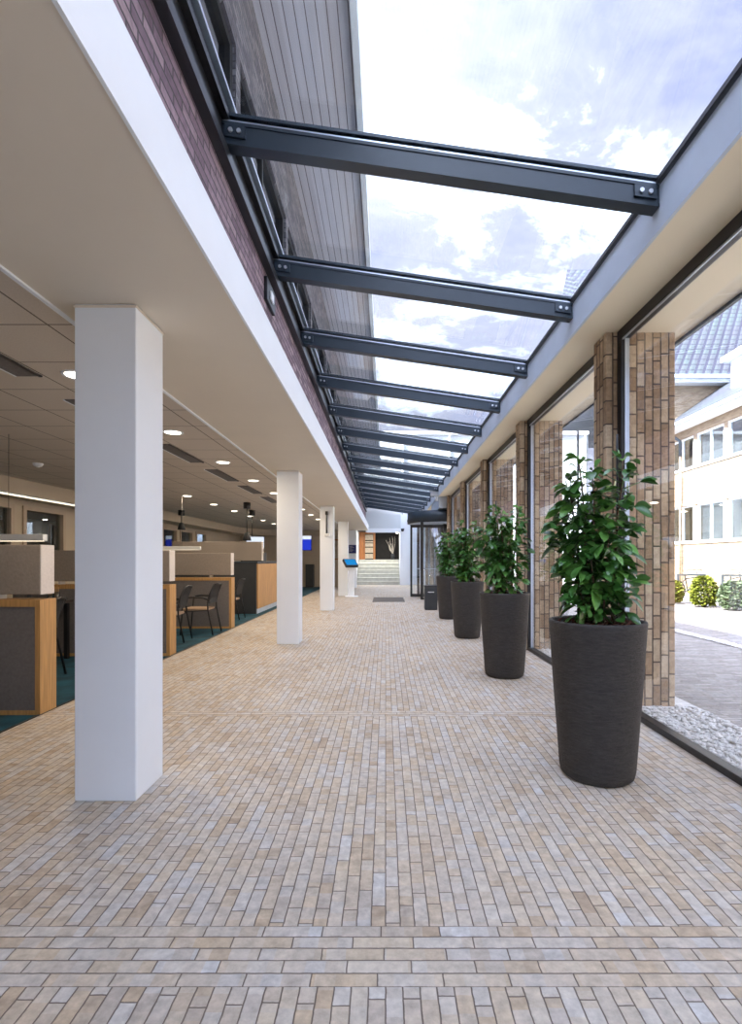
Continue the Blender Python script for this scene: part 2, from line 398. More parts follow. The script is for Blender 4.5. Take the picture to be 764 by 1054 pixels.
# left brick strip and the upper storey above the glass roof
struct('wall_left', MB().box(-1.4, -1.05, -5, 28.5, 3.064, 3.98), M['purple'], 'purple brown brick strip under the glass roof', 'wall')
struct('trim_ledger', MB().box(-1.05, -0.985, -5, 28, 3.86, 3.93).box(-1.05, -1.03, -5, 28, 3.93, 4.16).box(-1.05, -0.985, -5, 28, 4.12, 4.17), M['black'], 'black steel channel carrying the roof beams on the brick side', 'trim')
struct('trim_flashing', MB().box(-1.3, -1.05, -5, 28, 3.98, 4.2).box(-1.06, -0.96, -5, 28, 4.215, 4.24), M['alu'], 'aluminium flashing where glass roof meets the upper wall', 'trim')
struct('wall_upper', MB().box(-9, -1.27, -20, 30, 4.2, 4.45).box(-9, -1.27, -20, 30, 5.72, 6.8), M['slate'], 'dark brick upper storey seen through the glass roof', 'wall')
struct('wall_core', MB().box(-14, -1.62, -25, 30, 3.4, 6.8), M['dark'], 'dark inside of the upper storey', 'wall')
k = 0
for i, y0 in enumerate([-4.3 + 2.2 * j for j in range(15)]):
    w = struct_empty('window_%d' % (20 + i), 'upper storey window %s along the row' % ORD[i], 'window')
    MB().box(-1.40, -1.30, y0, y0 + 0.07, 4.45, 5.72).box(-1.40, -1.30, y0 + 2.0, y0 + 2.07, 4.45, 5.72).box(-1.40, -1.30, y0 + 0.07, y0 + 2.0, 4.45, 4.52).box(-1.40, -1.30, y0 + 0.07, y0 + 2.0, 5.65, 5.72).box(-1.38, -1.32, y0 + 1.0, y0 + 1.05, 4.52, 5.65).build('window_frame', M['black'], w)
    MB().box(-1.36, -1.345, y0 + 0.07, y0 + 2.0, 4.52, 5.65).build('pane', M['skyglass'], w)
struct('wall_upper_piers', MB().box(-1.5, -1.27, -20, -4.3, 4.45, 5.72), M['purple'], 'brick pier at the start of the upper windows', 'wall')
for i, y0 in enumerate([-4.3 + 2.2 * j for j in range(15)]):
    struct('wall_mullion_%d' % (i + 1), MB().box(-1.5, -1.27, y0 + 2.07, y0 + 2.2, 4.45, 5.72), M['slate'], 'narrow brick pier between upper windows %s' % ORD[i], 'wall')
struct('ceiling_eave', MB().box(-1.27, -0.34, -20, 30, 6.67, 6.80), M['boards'], 'grey boarded soffit of the eave above the glass roof', 'soffit')
struct('trim_gutter', MB().box(-0.34, -0.27, -20, 30, 6.60, 6.86), M['gutter'], 'gutter along the eave edge', 'trim')
struct('roof_upper', MB().prism([(-0.3, 6.86), (-8, 11.2), (-16, 6.86)], 'y', -25, 30), M['pantile'], 'tiled roof of the upper storey', 'roof')

# right side: soffit, gutter face
struct('ceiling_right', MB().box(1.745, 2.766, -5, 27.5, 3.43, 3.66), M['cream'], 'cream soffit above the window wall', 'ceiling')
struct('trim_gutter_face', MB().box(1.722, 1.745, -5, 27.4, 3.425, 3.70).box(1.745, 1.86, -5, 27.4, 3.66, 3.70), M['gutter'], 'blue grey steel gutter face at the low side of the glass roof', 'trim')
struct('trim_glass_edge', MB().box(1.70, 1.75, -5, 27.4, 3.715, 3.745), M['black'], 'black sealing strip at the low edge of the glass roof', 'trim')
struct('trim_outer_edge', MB().box(2.766, 2.80, -5, 27.5, 3.40, 3.68), M['steel'], 'dark outer edge of the canopy', 'trim')

# roof beams
SL = (3.54 - 3.94) / (1.70 + 1.03)
def rz(x): return 3.94 + SL * (x + 1.03)
def make_beam():
    t = thing('roof_beam', 'nearest dark steel beam under the glass roof', 'beam', (0, 3.24, 0), 0, 'sloping steel beams of the glass roof')
    xa, xb = -1.03, 1.722
    def strip(lo, hi, y0, y1, x0=xa, x1=xb): return MB().prism([(x0, rz(x0) + lo), (x1, rz(x1) + lo), (x1, rz(x1) + hi), (x0, rz(x0) + hi)], 'y', y0, y1)
    b = strip(0.03, 0.05, -0.006, 0.086)
    for lo, hi, y0, y1 in ((0.05, 0.152, 0.0, 0.08), (0.152, 0.172, -0.006, 0.086)):
        b.prism([(xa, rz(xa) + lo), (xb, rz(xb) + lo), (xb, rz(xb) + hi), (xa, rz(xa) + hi)], 'y', y0, y1)
    b.build('girder', M['steel'], t)
    strip(0.172, 0.186, 0.0, 0.08).build('glazing_strip', M['alu'], t)
    strip(0.186, 0.196, 0.01, 0.07).build('gasket', M['black'], t)
    strip(0.212, 0.232, 0.0, 0.08).build('cover_cap', M['steel'], t)
    for (x0, x1) in ((xa + 0.02, xa + 0.15), (xb - 0.16, xb - 0.02)):
        br = strip(0.072, 0.145, -0.014, 0.0, x0, x1).build('bracket', M['steel'], t)
        for q in (0.3, 0.7):
            xx = x0 + (x1 - x0) * q; zz = rz(xx) + 0.108
            MB().cyl((0, 0, 0), 0.014, 0, 0.012, 10).rot(Matrix.Translation((xx, -0.014, zz)) @ Matrix.Rotation(PI / 2, 4, 'X')).build('bolt', M['bolt'], br)
    return t
beam0 = make_beam()
beam_label = ['nearest and largest dark steel beam crossing under the glass roof'] + ['%s dark steel roof beam counted away from the camera' % o for o in ORD[1:]]
beam0['label'] = beam_label[0]
BEAM_Y = [3.24 + 1.5 * i for i in range(16)]
for i, y in enumerate(BEAM_Y[1:], 1):
    c = copy_tree(beam0, beam_label[i]); c.location = (0, y, 0)
for y in (1.74, 0.24, -1.26, -2.76):
    c = copy_tree(beam0, 'dark steel roof beam overhead behind the view'); c.location = (0, y, 0)
# glass panes of the roof (one per bay)
edges = [-4.5, -2.76, -1.26, 0.24, 1.74] + BEAM_Y + [27.3]
for i in range(len(edges) - 1):
    y0, y1 = edges[i] + 0.06, edges[i + 1] + 0.04
    MBp = MB().prism([(-1.05, rz(-1.05) + 0.197), (1.74, rz(1.74) + 0.197), (1.74, rz(1.74) + 0.209), (-1.05, rz(-1.05) + 0.209)], 'y', y0, y1)
    struct('window_%d' % (40 + i), MBp, M['roofglass'], 'roof glass pane over bay %s' % (ORD[i] if i < len(ORD) else 'last but %d' % i), 'window')

# white columns
COLS = [(2.873, -1.737, -1.393), (8.224, -1.740, -1.385), (13.65, -1.74, -1.385), (19.1, -1.76, -1.395), (24.6, -1.76, -1.40)]
CL = ['nearest and tallest square white column on the left', 'second square white column beside the black chairs', 'third square white column with a thin dark rod on it',
      'fourth white column, just behind the blue touch screen kiosk', 'farthest white column carrying the navy blue sign']
for (y, x0, x1), lb in zip(COLS, CL):
    t = thing('column', lb, 'column', ((x0 + x1) / 2, y + 0.175, 0), 0, 'row of white columns')
    w = (x1 - x0) / 2
    MB().box(-w, w, -0.175, 0.175, 0, CZ, 0.006).build('shaft', M['white'], t)
    MB().box(-w - 0.004, w + 0.004, -0.179, 0.179, CZ - 0.02, CZ - 0.008).build('shadow_gap', M['soffit'], t)

# brick piers and window bays on the right
PY = [-1.29, 1.71, 4.71, 7.70, 10.68, 13.68, 16.68, 19.75, 22.75, 25.75]
PL = {4.71: 'nearest pier of upright tan bricks beside the large planter', 7.70: 'second tan brick pier, behind the second planter', 10.68: 'third tan brick pier from the camera',
      13.68: 'fourth tan brick pier from the camera', 16.68: 'fifth tan brick pier, just before the revolving door', 19.75: 'tan brick pier just beyond the revolving door', 22.75: 'tan brick pier seen through the revolving door', 25.75: 'farthest tan brick pier', 1.71: 'tan brick pier beside the camera', -1.29: 'tan brick pier behind the camera'}
for y in PY:
    o = MB().box(2.017, 2.65, y, y + 0.28, -0.01, 3.43, 0.008).build('brick_pier', M['pier']); tag(o, PL[y], 'pier', 'brick piers between the windows')
bays = [(-4.6, -1.29), (-1.01, 1.71), (1.99, 4.71), (4.99, 7.70), (7.98, 10.68), (10.96, 13.68), (13.96, 16.68), (20.03, 22.75), (23.03, 25.75)]
WL = ['window bay behind the camera', 'window bay beside the camera', 'nearest tall window bay overlooking the courtyard', 'tall window bay between first and second brick pier', 'tall window bay between second and third brick pier', 'tall window bay between third and fourth brick pier', 'tall window bay between fourth and fifth brick pier', 'tall window bay just beyond the revolving door', 'farthest tall window bay']
for i, (y0, y1) in enumerate(bays):
    w = struct_empty('window_%d' % (i + 1), WL[i], 'window')
    f = MB().box(2.117, 2.20, y0, y1, 0, 0.05, 0.004).box(2.117, 2.20, y0, y1, 3.34, 3.43, 0.004)
    f.box(2.117, 2.19, y0, y0 + 0.06, 0.05, 3.34).box(2.117, 2.15, y1 - 0.085, y1 - 0.005, 0.05, 3.34)
    f.build('window_frame', M['black'], w)
    MB().box(2.15, 2.19, y1 - 0.088, y1 - 0.03, 0.05, 3.34).box(2.125, 2.135, y0 + 0.06, y1 - 0.09, 3.325, 3.34).build('glazing_bead', M['alu'], w)
    MB().box(2.16, 2.172, y0 + 0.05, y1 - 0.05, 0.045, 3.345).build('pane', M['glass'], w)
struct('wall_right', MB().box(2.1, 2.3, 26.1, 28, 0, 3.43), M['white'], 'white wall at the far right end', 'wall')
# behind the camera
struct('wall_back', MB().box(-9.5, -1.4, -5.2, -5.0, 0, 4.3), M['white'], 'white office wall behind the camera', 'wall')
w = struct_empty('window_10', 'unseen corridor end behind the camera, glazed to let in light', 'window')  # unseen end, made of glass so sky light reaches the column fronts
MB().box(-1.4, 2.65, -5.12, -5.02, 0, 0.08).box(-1.4, 2.65, -5.12, -5.02, 3.9, 4.0).box(-1.4, -1.32, -5.12, -5.02, 0.08, 3.9).box(0.55, 0.63, -5.12, -5.02, 0.08, 3.9).box(2.57, 2.65, -5.12, -5.02, 0.08, 3.9).build('window_frame', M['black'], w)
MB().box(-1.32, 2.57, -5.08, -5.065, 0.08, 3.9).build('pane', M['glass'], w)
struct('ground_behind', MB().box(-60, 2.2, -60, -5.2, -0.3, -0.01).box(2.2, 60, -60, -20, -0.3, -0.01), M['court'], 'paved yard behind the camera', 'ground')

# office shell
struct('wall_office_sill', MB().box(-7.35, -7.2, -5, 25.5, 0, 0.9), M['tan_wall'], 'low wall under the inner office windows', 'wall')
struct('wall_office_head', MB().box(-7.35, -7.2, -5, 25.5, 2.42, CZ + 0.1), M['tan_wall'], 'wall above the inner office windows', 'wall')
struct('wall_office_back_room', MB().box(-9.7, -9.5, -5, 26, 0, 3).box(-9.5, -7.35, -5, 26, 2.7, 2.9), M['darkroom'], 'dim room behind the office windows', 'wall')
struct('wall_far', MB().box(-7.35, -1.76, 25.5, 25.8, 0, 3.06), M['tan_wall'], 'tan far wall of the office', 'wall')
b = MB().box(-7.2, -6.5, -5, 22.7, 2.52, CZ + 0.012)
arc = [(-4 + 2.5 * math.cos(a), 22.7 + 2.5 * math.sin(a)) for a in [PI - PI / 2 * k / 10 for k in range(11)]]
b.prism([(-7.2, 22.7)] + arc + [(-1.9, 25.2), (-1.9, 25.5), (-7.2, 25.5)], 'z', 2.52, CZ + 0.012)
struct('ceiling_bulkhead', b, M['tan_wall'], 'curved dropped bulkhead along the office wall', 'ceiling')
t = thing('led_strip', 'long thin warm light line under the bulkhead edge', 'light', (0, 0, 0))
MB().box(-6.62, -6.57, -2, 13.0, 2.485, 2.505).build('diffuser', M['led'], t); MB().box(-6.64, -6.55, -2.02, 13.02, 2.505, 2.519).build('channel', M['alu'], t)
wins = [(6.9, 9.95), (10.2, 11.55)] + [(12.2 + 1.45 * q, 13.4 + 1.45 * q) for q in range(6)]
prev = -5
for i, (y0, y1) in enumerate(wins):
    struct('wall_office_%d' % (i + 1), MB().box(-7.35, -7.2, prev, y0, 0.9, 2.42), M['tan_wall'], 'wall piece before office window %s' % ORD[i], 'wall'); prev = y1
    w = struct_empty('window_%d' % (70 + i), 'inner office window %s along the back wall' % ORD[i], 'window')
    MB().box(-7.3, -7.17, y0, y0 + 0.09, 0.9, 2.42).box(-7.3, -7.17, y1 - 0.09, y1, 0.9, 2.42).box(-7.3, -7.17, y0 + 0.09, y1 - 0.09, 2.34, 2.42).box(-7.3, -7.17, y0 + 0.09, y1 - 0.09, 0.9, 0.97).build('window_frame', M['winframe'], w)
    MB().box(-7.26, -7.25, y0 + 0.08, y1 - 0.08, 0.96, 2.35).build('pane', M['darkglass'], w)
struct('wall_office_9', MB().box(-7.35, -7.2, prev, 25.5, 0.9, 2.42), M['tan_wall'], 'wall piece after the last office window', 'wall')

# end of the corridor
struct('wall_end_beam', MB().prism([(-1.05, 2.80), (0.80, 2.80), (0.80, rz(0.80) + 0.02), (-1.05, rz(-1.05) + 0.02)], 'y', 27.2, 27.45), M['pale'], 'pale bulkhead above the steps', 'wall')
struct('trim_end_beam', MB().box(-1.0, 0.80, 27.14, 27.2, 2.78, 3.0), M['white'], 'white lower edge of the end bulkhead', 'trim')
struct('wall_end_right', MB().box(0.77, 1.27, 27.3, 28.6, 0, 3.75), M['white'], 'white wall pier right of the steps', 'wall')
struct('wall_end_fill', MB().box(1.27, 2.3, 27.6, 28.0, 0, 3.75), M['white'], 'white wall behind the revolving door', 'wall')
struct('wall_stair_left', MB().box(-1.76, -1.56, 25.0, 30.5, 0, 3.06), M['white'], 'white wall left of the steps', 'wall')
t = thing('staircase', 'pale stone steps at the far end of the corridor', 'stairs', (0, 0, 0))
for s_ in range(7):
    ya, za, zb = 27.5 + 0.28 * s_, 1.35 / 7 * s_, 1.35 / 7 * (s_ + 1)
    MB().box(-1.55, 0.76, ya + 0.03, 30.6, za, zb - 0.045).box(-1.55, 0.76, ya, 30.6, zb - 0.045, zb, 0.008).build('step', M['stone'], t)
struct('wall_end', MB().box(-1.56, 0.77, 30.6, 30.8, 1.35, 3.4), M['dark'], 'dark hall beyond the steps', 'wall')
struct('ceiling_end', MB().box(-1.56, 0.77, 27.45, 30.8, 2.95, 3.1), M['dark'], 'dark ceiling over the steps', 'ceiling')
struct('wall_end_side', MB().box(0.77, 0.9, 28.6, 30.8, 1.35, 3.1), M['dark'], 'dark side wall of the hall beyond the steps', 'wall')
t = thing('wooden_door', 'orange brown wooden door with pale panes above the steps', 'door', (0, 30.1, 1.35))
MB().box(-1.55, -1.27, -0.03, 0.03, 0, 1.6).build('jamb', M['doorwood'], t)
MB().box(-1.25, -1.2, -0.03, 0.03, 0, 1.6).box(-0.72, -0.6, -0.03, 0.03, 0, 1.6).box(-1.2, -0.72, -0.03, 0.03, 1.5, 1.6).build('door_leaf', M['doorwood'], t)
for z0, z1 in ((0.06, 0.34), (0.40, 0.70), (0.76, 0.95), (1.0, 1.08), (1.14, 1.45)):
    MB().box(-1.19, -0.73, -0.01, 0.01, z0, z1).build('pane', M['book'], t)
t = thing('branch_arrangement', 'pale bare branches standing in the dark opening', 'plant', (0.42, 29.9, 1.35))
MB().lathe([(0.0, 0), (0.09, 0), (0.12, 0.2), (0.08, 0.35), (0.06, 0.35)], 16).build('vase', M['charcoal'], t)
rg = random.Random(4)
for q in range(9):
    a = rg.uniform(0, 2 * PI); l = rg.uniform(0.6, 1.1); p = [Vector((0, 0, 0.3))]
    for j in range(5): p.append(p[-1] + Vector((math.cos(a) * 0.07 + rg.uniform(-.05, .05), math.sin(a) * 0.04, l / 5)))
    MB().tube(p, 0.018, 5, 0.006).build('branch', M['branch'], t)
for x in (-0.9, 0.2):  # added lamps, out of view, to brighten the far steps
    t = thing('added_step_light', 'added unseen light over the %s half of the far steps' % ('left' if x < 0 else 'right'), 'light', (x, 28.3, 2.95))
    MB().lathe([(0.07, -0.01), (0.1, -0.012), (0.11, 0.0)], 20).build('ring', M['white'], t)
    ld2 = bpy.data.lights.new('lamp', 'AREA'); ld2.shape = 'DISK'; ld2.size = 0.14; ld2.energy = 9.0; ld2.color = (1.0, 0.96, 0.9)
    lo2 = bpy.data.objects.new('lamp', ld2); COL.objects.link(lo2); lo2.parent = t; lo2.location = (0, 0, -0.014)
o = MB().cyl((0.66, 29.4, 2.85), 0.06, 0, 0.08, 12).build('ceiling_lamp', M['lamp']); tag(o, 'small bright lamp inside the dark hall', 'light')

# ------------------------------------------------------------------ planters with ficus
def add_leaf(bm, base, d, L, W, droop, mi, roll=0.0):
    d = d.normalized(); side = d.cross(Vector((0, 0, 1)))
    if side.length < 0.1: side = Vector((1, 0, 0))
    side.normalize()
    if roll: side = Matrix.Rotation(roll, 3, d) @ side
    up = side.cross(d).normalized()
    ws = (0.10, 0.60, 0.90, 1.0, 0.78, 0.08); row = []
    for i, w in enumerate(ws):
        t_ = i / 5.0
        c = base + d * (L * t_) - Vector((0, 0, 1)) * (droop * L * t_ * t_)
        h = W * 0.5 * w
        row.append((bm.verts.new(c - side * h + up * h * 0.28), bm.verts.new(c), bm.verts.new(c + side * h + up * h * 0.28)))
    for A, B in zip(row, row[1:]):
        for k in (0, 1):
            f = bm.faces.new((A[k], A[k + 1], B[k + 1], B[k])); f.smooth = True; f.material_index = mi
def make_planter(label, loc, seed, detail=1.0, tall=1.0, stakes=((-0.09, 1.05), (0.16, 1.06))):
    rg = random.Random(seed)
    t = thing('potted_ficus', label, 'plant', loc, 0, 'ficus planters along the window wall')
    prof = [(0.0, 0.0), (0.195, 0.0), (0.216, 0.018), (0.225, 0.06), (0.262, 0.55), (0.286, 0.93), (0.290, 0.957), (0.286, 0.970), (0.268, 0.970), (0.262, 0.955), (0.258, 0.90), (0.0, 0.90)]
    MB().lathe(prof, 48).build('pot', M['pot'], t)
    so = MB(); so.lathe([(0.262, 0.915), (0.18, 0.935), (0.08, 0.945), (0.0, 0.945)], 28)
    for q in range(int(140 * detail)):
        a, r = rg.uniform(0, 2 * PI), 0.25 * math.sqrt(rg.random()); s_ = rg.uniform(0.008, 0.02)
        so.tube([(r * math.cos(a) - s_, r * math.sin(a), 0.944 + rg.uniform(0, .006)), (r * math.cos(a) + s_, r * math.sin(a) + rg.uniform(-.015, .015), 0.952 + rg.uniform(0, .012))], 0.006, 5)
    so.build('mulch', M['soil'], t)
    fol = MB(); stems = []
    # main upright stems as laid out in the photograph: two taller leaders and shorter shoots
    tops = [(-0.10, 0.02, 1.04), (-0.02, -0.05, 0.95), (0.155, 0.02, 1.03), (-0.19, 0.03, 0.72), (-0.15, 0.10, 0.90), (0.15, -0.04, 0.26), (-0.16, -0.06, 0.28), (0.02, -0.12, 0.62), (-0.10, -0.10, 0.42)]
    for si, (tx, ty, th) in enumerate(tops):
        th *= tall * rg.uniform(0.96, 1.03)
        b0 = Vector((tx * 0.45 + rg.uniform(-.02, .02), ty * 0.45 + rg.uniform(-.02, .02), 0.93))
        pts = [b0 + Vector((tx * 0.55 * (j / 6) ** 1.3 + rg.uniform(-.008, .008), ty * 0.55 * (j / 6) + rg.uniform(-.008, .008), th * j / 6)) for j in range(7)]
        MB().tube(pts, 0.013 if th > 0.6 else 0.008, 7, 0.004).build('stem', M['stem'], t)
        n = int(th * 92 * detail); ang = rg.uniform(0, 6.28)
        for q in range(n):
            f = 0.10 + 0.9 * (q + rg.random()) / n
            if th > 0.6 and f < 0.25 and rg.random() < 0.5: continue
            j = min(5, int(f * 6)); p = pts[j].lerp(pts[j + 1], f * 6 - j)
            ang += 2.4 + rg.uniform(-.4, .4)
            el = rg.uniform(-0.1, 0.8) + (0.6 if f > 0.93 else 0)
            d = Vector((math.cos(ang) * math.cos(el), math.sin(ang) * math.cos(el), math.sin(el)))
            reach = rg.uniform(0.02, 0.125) * (1.0 if f < 0.88 else 0.6) * (0.55 + 0.45 * min(1, f * th / 0.4))
            L = rg.uniform(0.08, 0.122) * (0.85 if f > 0.9 else 1); 
            pb = p + d * reach
            if reach > 0.05:
                fol.tube([p, pb], 0.0028, 4)
            for tw in range(2 if reach > 0.07 else 1):
                d2 = (d + Vector((rg.uniform(-.6, .6), rg.uniform(-.6, .6), rg.uniform(-.75, .5)))).normalized()
                add_leaf(fol.bm, pb, d2, L, L * rg.uniform(0.54, 0.66), rg.uniform(0.1, 0.7), 1 if (rg.random() < 0.22 or f > 0.95) else 0, rg.gauss(0, 0.6))
    fol.build('foliage', [M['leaf'], M['leaf2']], t, recalc=False)
    for sx, sz in stakes:
        MB().tube([(sx, 0.05, 0.92), (sx, 0.05, 0.97 + sz * tall)], 0.006, 6).build('cane', M['charcoal'], t)
    return t
make_planter('nearest and largest tall dark planter with glossy green ficus', (1.33, 3.24, 0), 11, 1.0, 1.0, ((-0.10, 1.20), (0.15, 1.18)))
make_planter('second dark planter with ficus, beside the second brick pier', (1.385, 6.0, 0), 22, 0.95, 1.02)
make_planter('third dark planter with ficus, counted from the camera', (1.42, 8.95, 0), 33, 0.9, 1.0)
make_planter('farthest dark planter with ficus, nearest the black bin', (1.45, 11.8, 0), 44, 0.85, 0.99)

# bin
t = thing('waste_bin', 'square black bin with a white mark beside the planters', 'bin', (1.22, 13.9, 0))
MB().box(-0.17, 0.17, -0.15, 0.15, 0.02, 0.60, 0.01).build('body', M['charcoal'], t)
MB().box(-0.175, 0.175, -0.155, 0.155, 0.60, 0.66, 0.01).build('lid', M['charcoal'], t)
MB().box(-0.16, 0.16, -0.14, 0.14, 0.0, 0.02).build('plinth', M['black'], t)
mk = MB()
for q in range(5): mk.box(-0.085 + q * 0.034, -0.060 + q * 0.034, -0.154, -0.150, 0.47, 0.492)
mk.build('white_lettering', M['paper'], t)

# revolving door
t = thing('revolving_door', 'black framed round revolving door on the right', 'door', (2.1, 18.35, 0))
R = 1.3
MB().lathe([(R - 0.06, 2.62), (R + 0.02, 2.62), (R + 0.02, 3.0), (0.0, 3.05)], 48).build('fascia', M['steel'], t)
MB().lathe([(R - 0.06, 2.625), (0, 2.625)], 48).build('canopy_ceiling', M['gutter'], t)
MB().lathe([(R - 0.05, 0.0), (R + 0.03, 0.0), (R + 0.03, 0.05), (R - 0.05, 0.05)], 48, (0, 0, 0), math.radians(228), math.radians(312)).build('sill', M['black'], t)
MB().lathe([(R - 0.05, 0.0), (R + 0.03, 0.0), (R + 0.03, 0.05), (R - 0.05, 0.05)], 48, (0, 0, 0), math.radians(48), math.radians(132)).build('sill', M['black'], t)
for a0 in (228, 48):
    MB().lathe([(R, 0.05), (R, 2.62), (R - 0.012, 2.62), (R - 0.012, 0.05)], 24, (0, 0, 0), math.radians(a0), math.radians(a0 + 84)).build('curved_glass', M['glass'], t)
for a in (228, 270, 312, 48, 90, 132, 180):
    if a == 180: continue
    c, s_ = math.cos(math.radians(a)), math.sin(math.radians(a))
    MB().box(-0.04, 0.04, -0.035, 0.035, 0, 2.62, 0.005).rot(Matrix.Translation((R * c, R * s_, 0)) @ Matrix.Rotation(math.radians(a), 4, 'Z')).build('post', M['black'], t)
for q, a in enumerate((172, 292, 52)):
    wg = MB().box(0.05, 1.22, -0.025, 0.025, 0.02, 0.12).box(0.05, 1.22, -0.025, 0.025, 2.5, 2.6).box(0.05, 0.12, -0.025, 0.025, 0.12, 2.5).box(1.15, 1.22, -0.025, 0.025, 0.12, 2.5).rot(Matrix.Rotation(math.radians(a), 4, 'Z')).build('wing', M['black'], t)
    MB().box(0.12, 1.15, -0.006, 0.006, 0.12, 2.5).rot(Matrix.Rotation(math.radians(a), 4, 'Z')).build('pane', M['glass'], wg)
    MB().box(0.3, 1.0, -0.06, -0.04, 1.0, 1.04).rot(Matrix.Rotation(math.radians(a), 4, 'Z')).build('push_bar', M['alu'], wg)
MB().cyl((0, 0, 0), 0.05, 0, 2.62, 12).build('centre_post', M['black'], t)
o = MB().box(-0.42, 0.62, 16.4, 18.3, 0.0, 0.012, 0.004).build('door_mat', M['mat']); tag(o, 'dark flat door mat inlaid before the revolving door', 'mat')
struct('wall_over_door', MB().box(1.76, 2.2, 16.96, 19.75, 3.05, 3.43), M['gutter'], 'grey panel above the revolving door', 'wall')

# security camera things
t = thing('security_camera', 'white box camera fixed at the soffit edge above the bin', 'camera', (1.70, 17.0, 3.43))
MB().box(-0.20, 0.02, -0.12, 0.12, 0.02, 0.26, 0.01).build('housing', M['white'], t); MB().cyl((-0.02, -0.02, -0.14), 0.05, 0, 0.15, 14).build('lens_dome', M['white'], t)
t = thing('dome_camera', 'small black dome camera on the white end wall', 'camera', (0.90, 27.27, 2.93))
MB().lathe([(0.0, -0.1), (0.06, -0.08), (0.09, 0.0), (0.09, 0.06), (0, 0.06)], 16).build('dome', M['black'], t); MB().box(-0.05, 0.05, 0.0, 0.03, -0.03, 0.05).build('bracket', M['black'], t)
t = thing('spotlight', 'small black fitting at the top corner of the end wall', 'light', (1.2, 27.22, 3.4))
MB().box(-0.06, 0.06, -0.05, 0.08, -0.05, 0.05, 0.01).build('body', M['black'], t); MB().cyl((0, 0, 0), 0.05, 0.05, 0.2, 12).build('head', M['white'], t)
t = thing('wall_rod', 'thin dark rod with white foot hanging on the third column', 'fitting', (-1.56, 13.62, 1.93))
MB().tube([(0, 0, 0.1), (0, 0, 0.62)], 0.018, 8).build('rod', M['charcoal'], t); MB().box(-0.05, 0.08, -0.03, 0.03, 0.04, 0.11, 0.01).build('foot', M['paper'], t); MB().box(-0.035, 0.035, -0.03, 0.03, 0.60, 0.70, 0.01).build('mount', M['black'], t)
t = thing('wall_lamp', 'small lit black fitting on the purple brick strip', 'light', (-1.05, 4.6, 3.70))
MB().box(0.0, 0.03, -0.16, 0.16, -0.10, 0.10, 0.005).build('back_plate', M['black'], t); MB().box(0.03, 0.045, -0.05, 0.05, -0.05, 0.03, 0.005).build('lens', M['lampbar'], t)

# kiosk and sign
t = thing('touch_kiosk', 'white touch screen kiosk with a blue display beside the column', 'kiosk', (-1.27, 18.75, 0))
MB().box(-0.20, 0.26, -0.2, 0.2, 0, 0.03, 0.008).build('foot_plate', M['white'], t)
MB().box(-0.07, 0.13, -0.06, 0.06, 0.03, 1.08, 0.01).build('pillar', M['white'], t)
tilt = Matrix.Translation((0, -0.02, 1.22)) @ Matrix.Rotation(math.radians(28), 4, 'Z') @ Matrix.Rotation(math.radians(-52), 4, 'X')
MB().box(-0.26, 0.24, -0.05, 0.05, -0.20, 0.20, 0.02).rot(tilt).build('screen_housing', M['charcoal'], t)
MB().box(-0.22, 0.20, -0.056, -0.048, -0.16, 0.16).rot(tilt).build('display', M['bluescreen'], t)
MB().box(-0.14, 0.17, -0.08, 0.07, 0.95, 1.09, 0.01).build('printer_shelf', M['white'], t)
t = thing('blue_sign', 'square navy blue sign with faint white lines on the farthest column', 'sign', (-1.57, 24.58, 1.85))
MB().box(-0.2, 0.17, -0.01, 0.01, -0.2, 0.2).build('panel', M['bluesign'], t)
mk = MB()
for q in range(5): mk.box(-0.15, -0.15 + (0.16, 0.22, 0.12, 0.2, 0.14)[q], -0.013, -0.01, 0.12 - q * 0.055, 0.13 - q * 0.055)
mk.build('white_lettering', M['paper'], t)

# ------------------------------------------------------------------ office furniture
def make_divider():
    t = thing('desk_divider', 'x', 'divider', (-3.0, 4.47, 0), 0, 'oak framed desk dividers with felt screens')
    f = MB()
    f.box(-2.2, -0.0, 0.0, 0.02, 0.0, 0.04).box(-2.2, 0.0, 0.0, 0.02, 0.94, 1.0).box(-0.045, 0.0, 0.0, 0.02, 0.04, 0.94).box(-2.2, -0.1, 0.02, 0.22, 0.985, 1.0)
    f.build('oak_frame', M['oak'], t)
    MB().box(-2.2, -0.045, 0.006, 0.21, 0.04, 0.94).build('felt_panel', M['fabric'], t)
    MB().box(-0.1, 0.0, 0.02, 0.22, 0, 1.0).build('oak_end', M['oak'], t)
    MB().box(-2.2, -0.02, 0.03, 0.21, 1.045, 1.48, 0.008).build('felt_screen', M['tanfelt'], t)
    MB().box(-0.02, -0.012, 0.03, 0.21, 1.045, 1.48).build('screen_edge', M['litfelt'], t)
    for x in (-0.45, -1.6): MB().box(x, x + 0.03, 0.06, 0.18, 1.0, 1.046).build('screen_foot', M['paper'], t)
    return t
dv = make_divider()
dv['label'] = 'nearest oak framed divider with grey felt, left of the first column'
for y, lb in ((7.2, 'oak ended divider showing just right of the nearest column'), (10.08, 'oak framed divider behind the black armchairs')):
    c = copy_tree(dv, lb); c.location = (-3.02, y, 0)

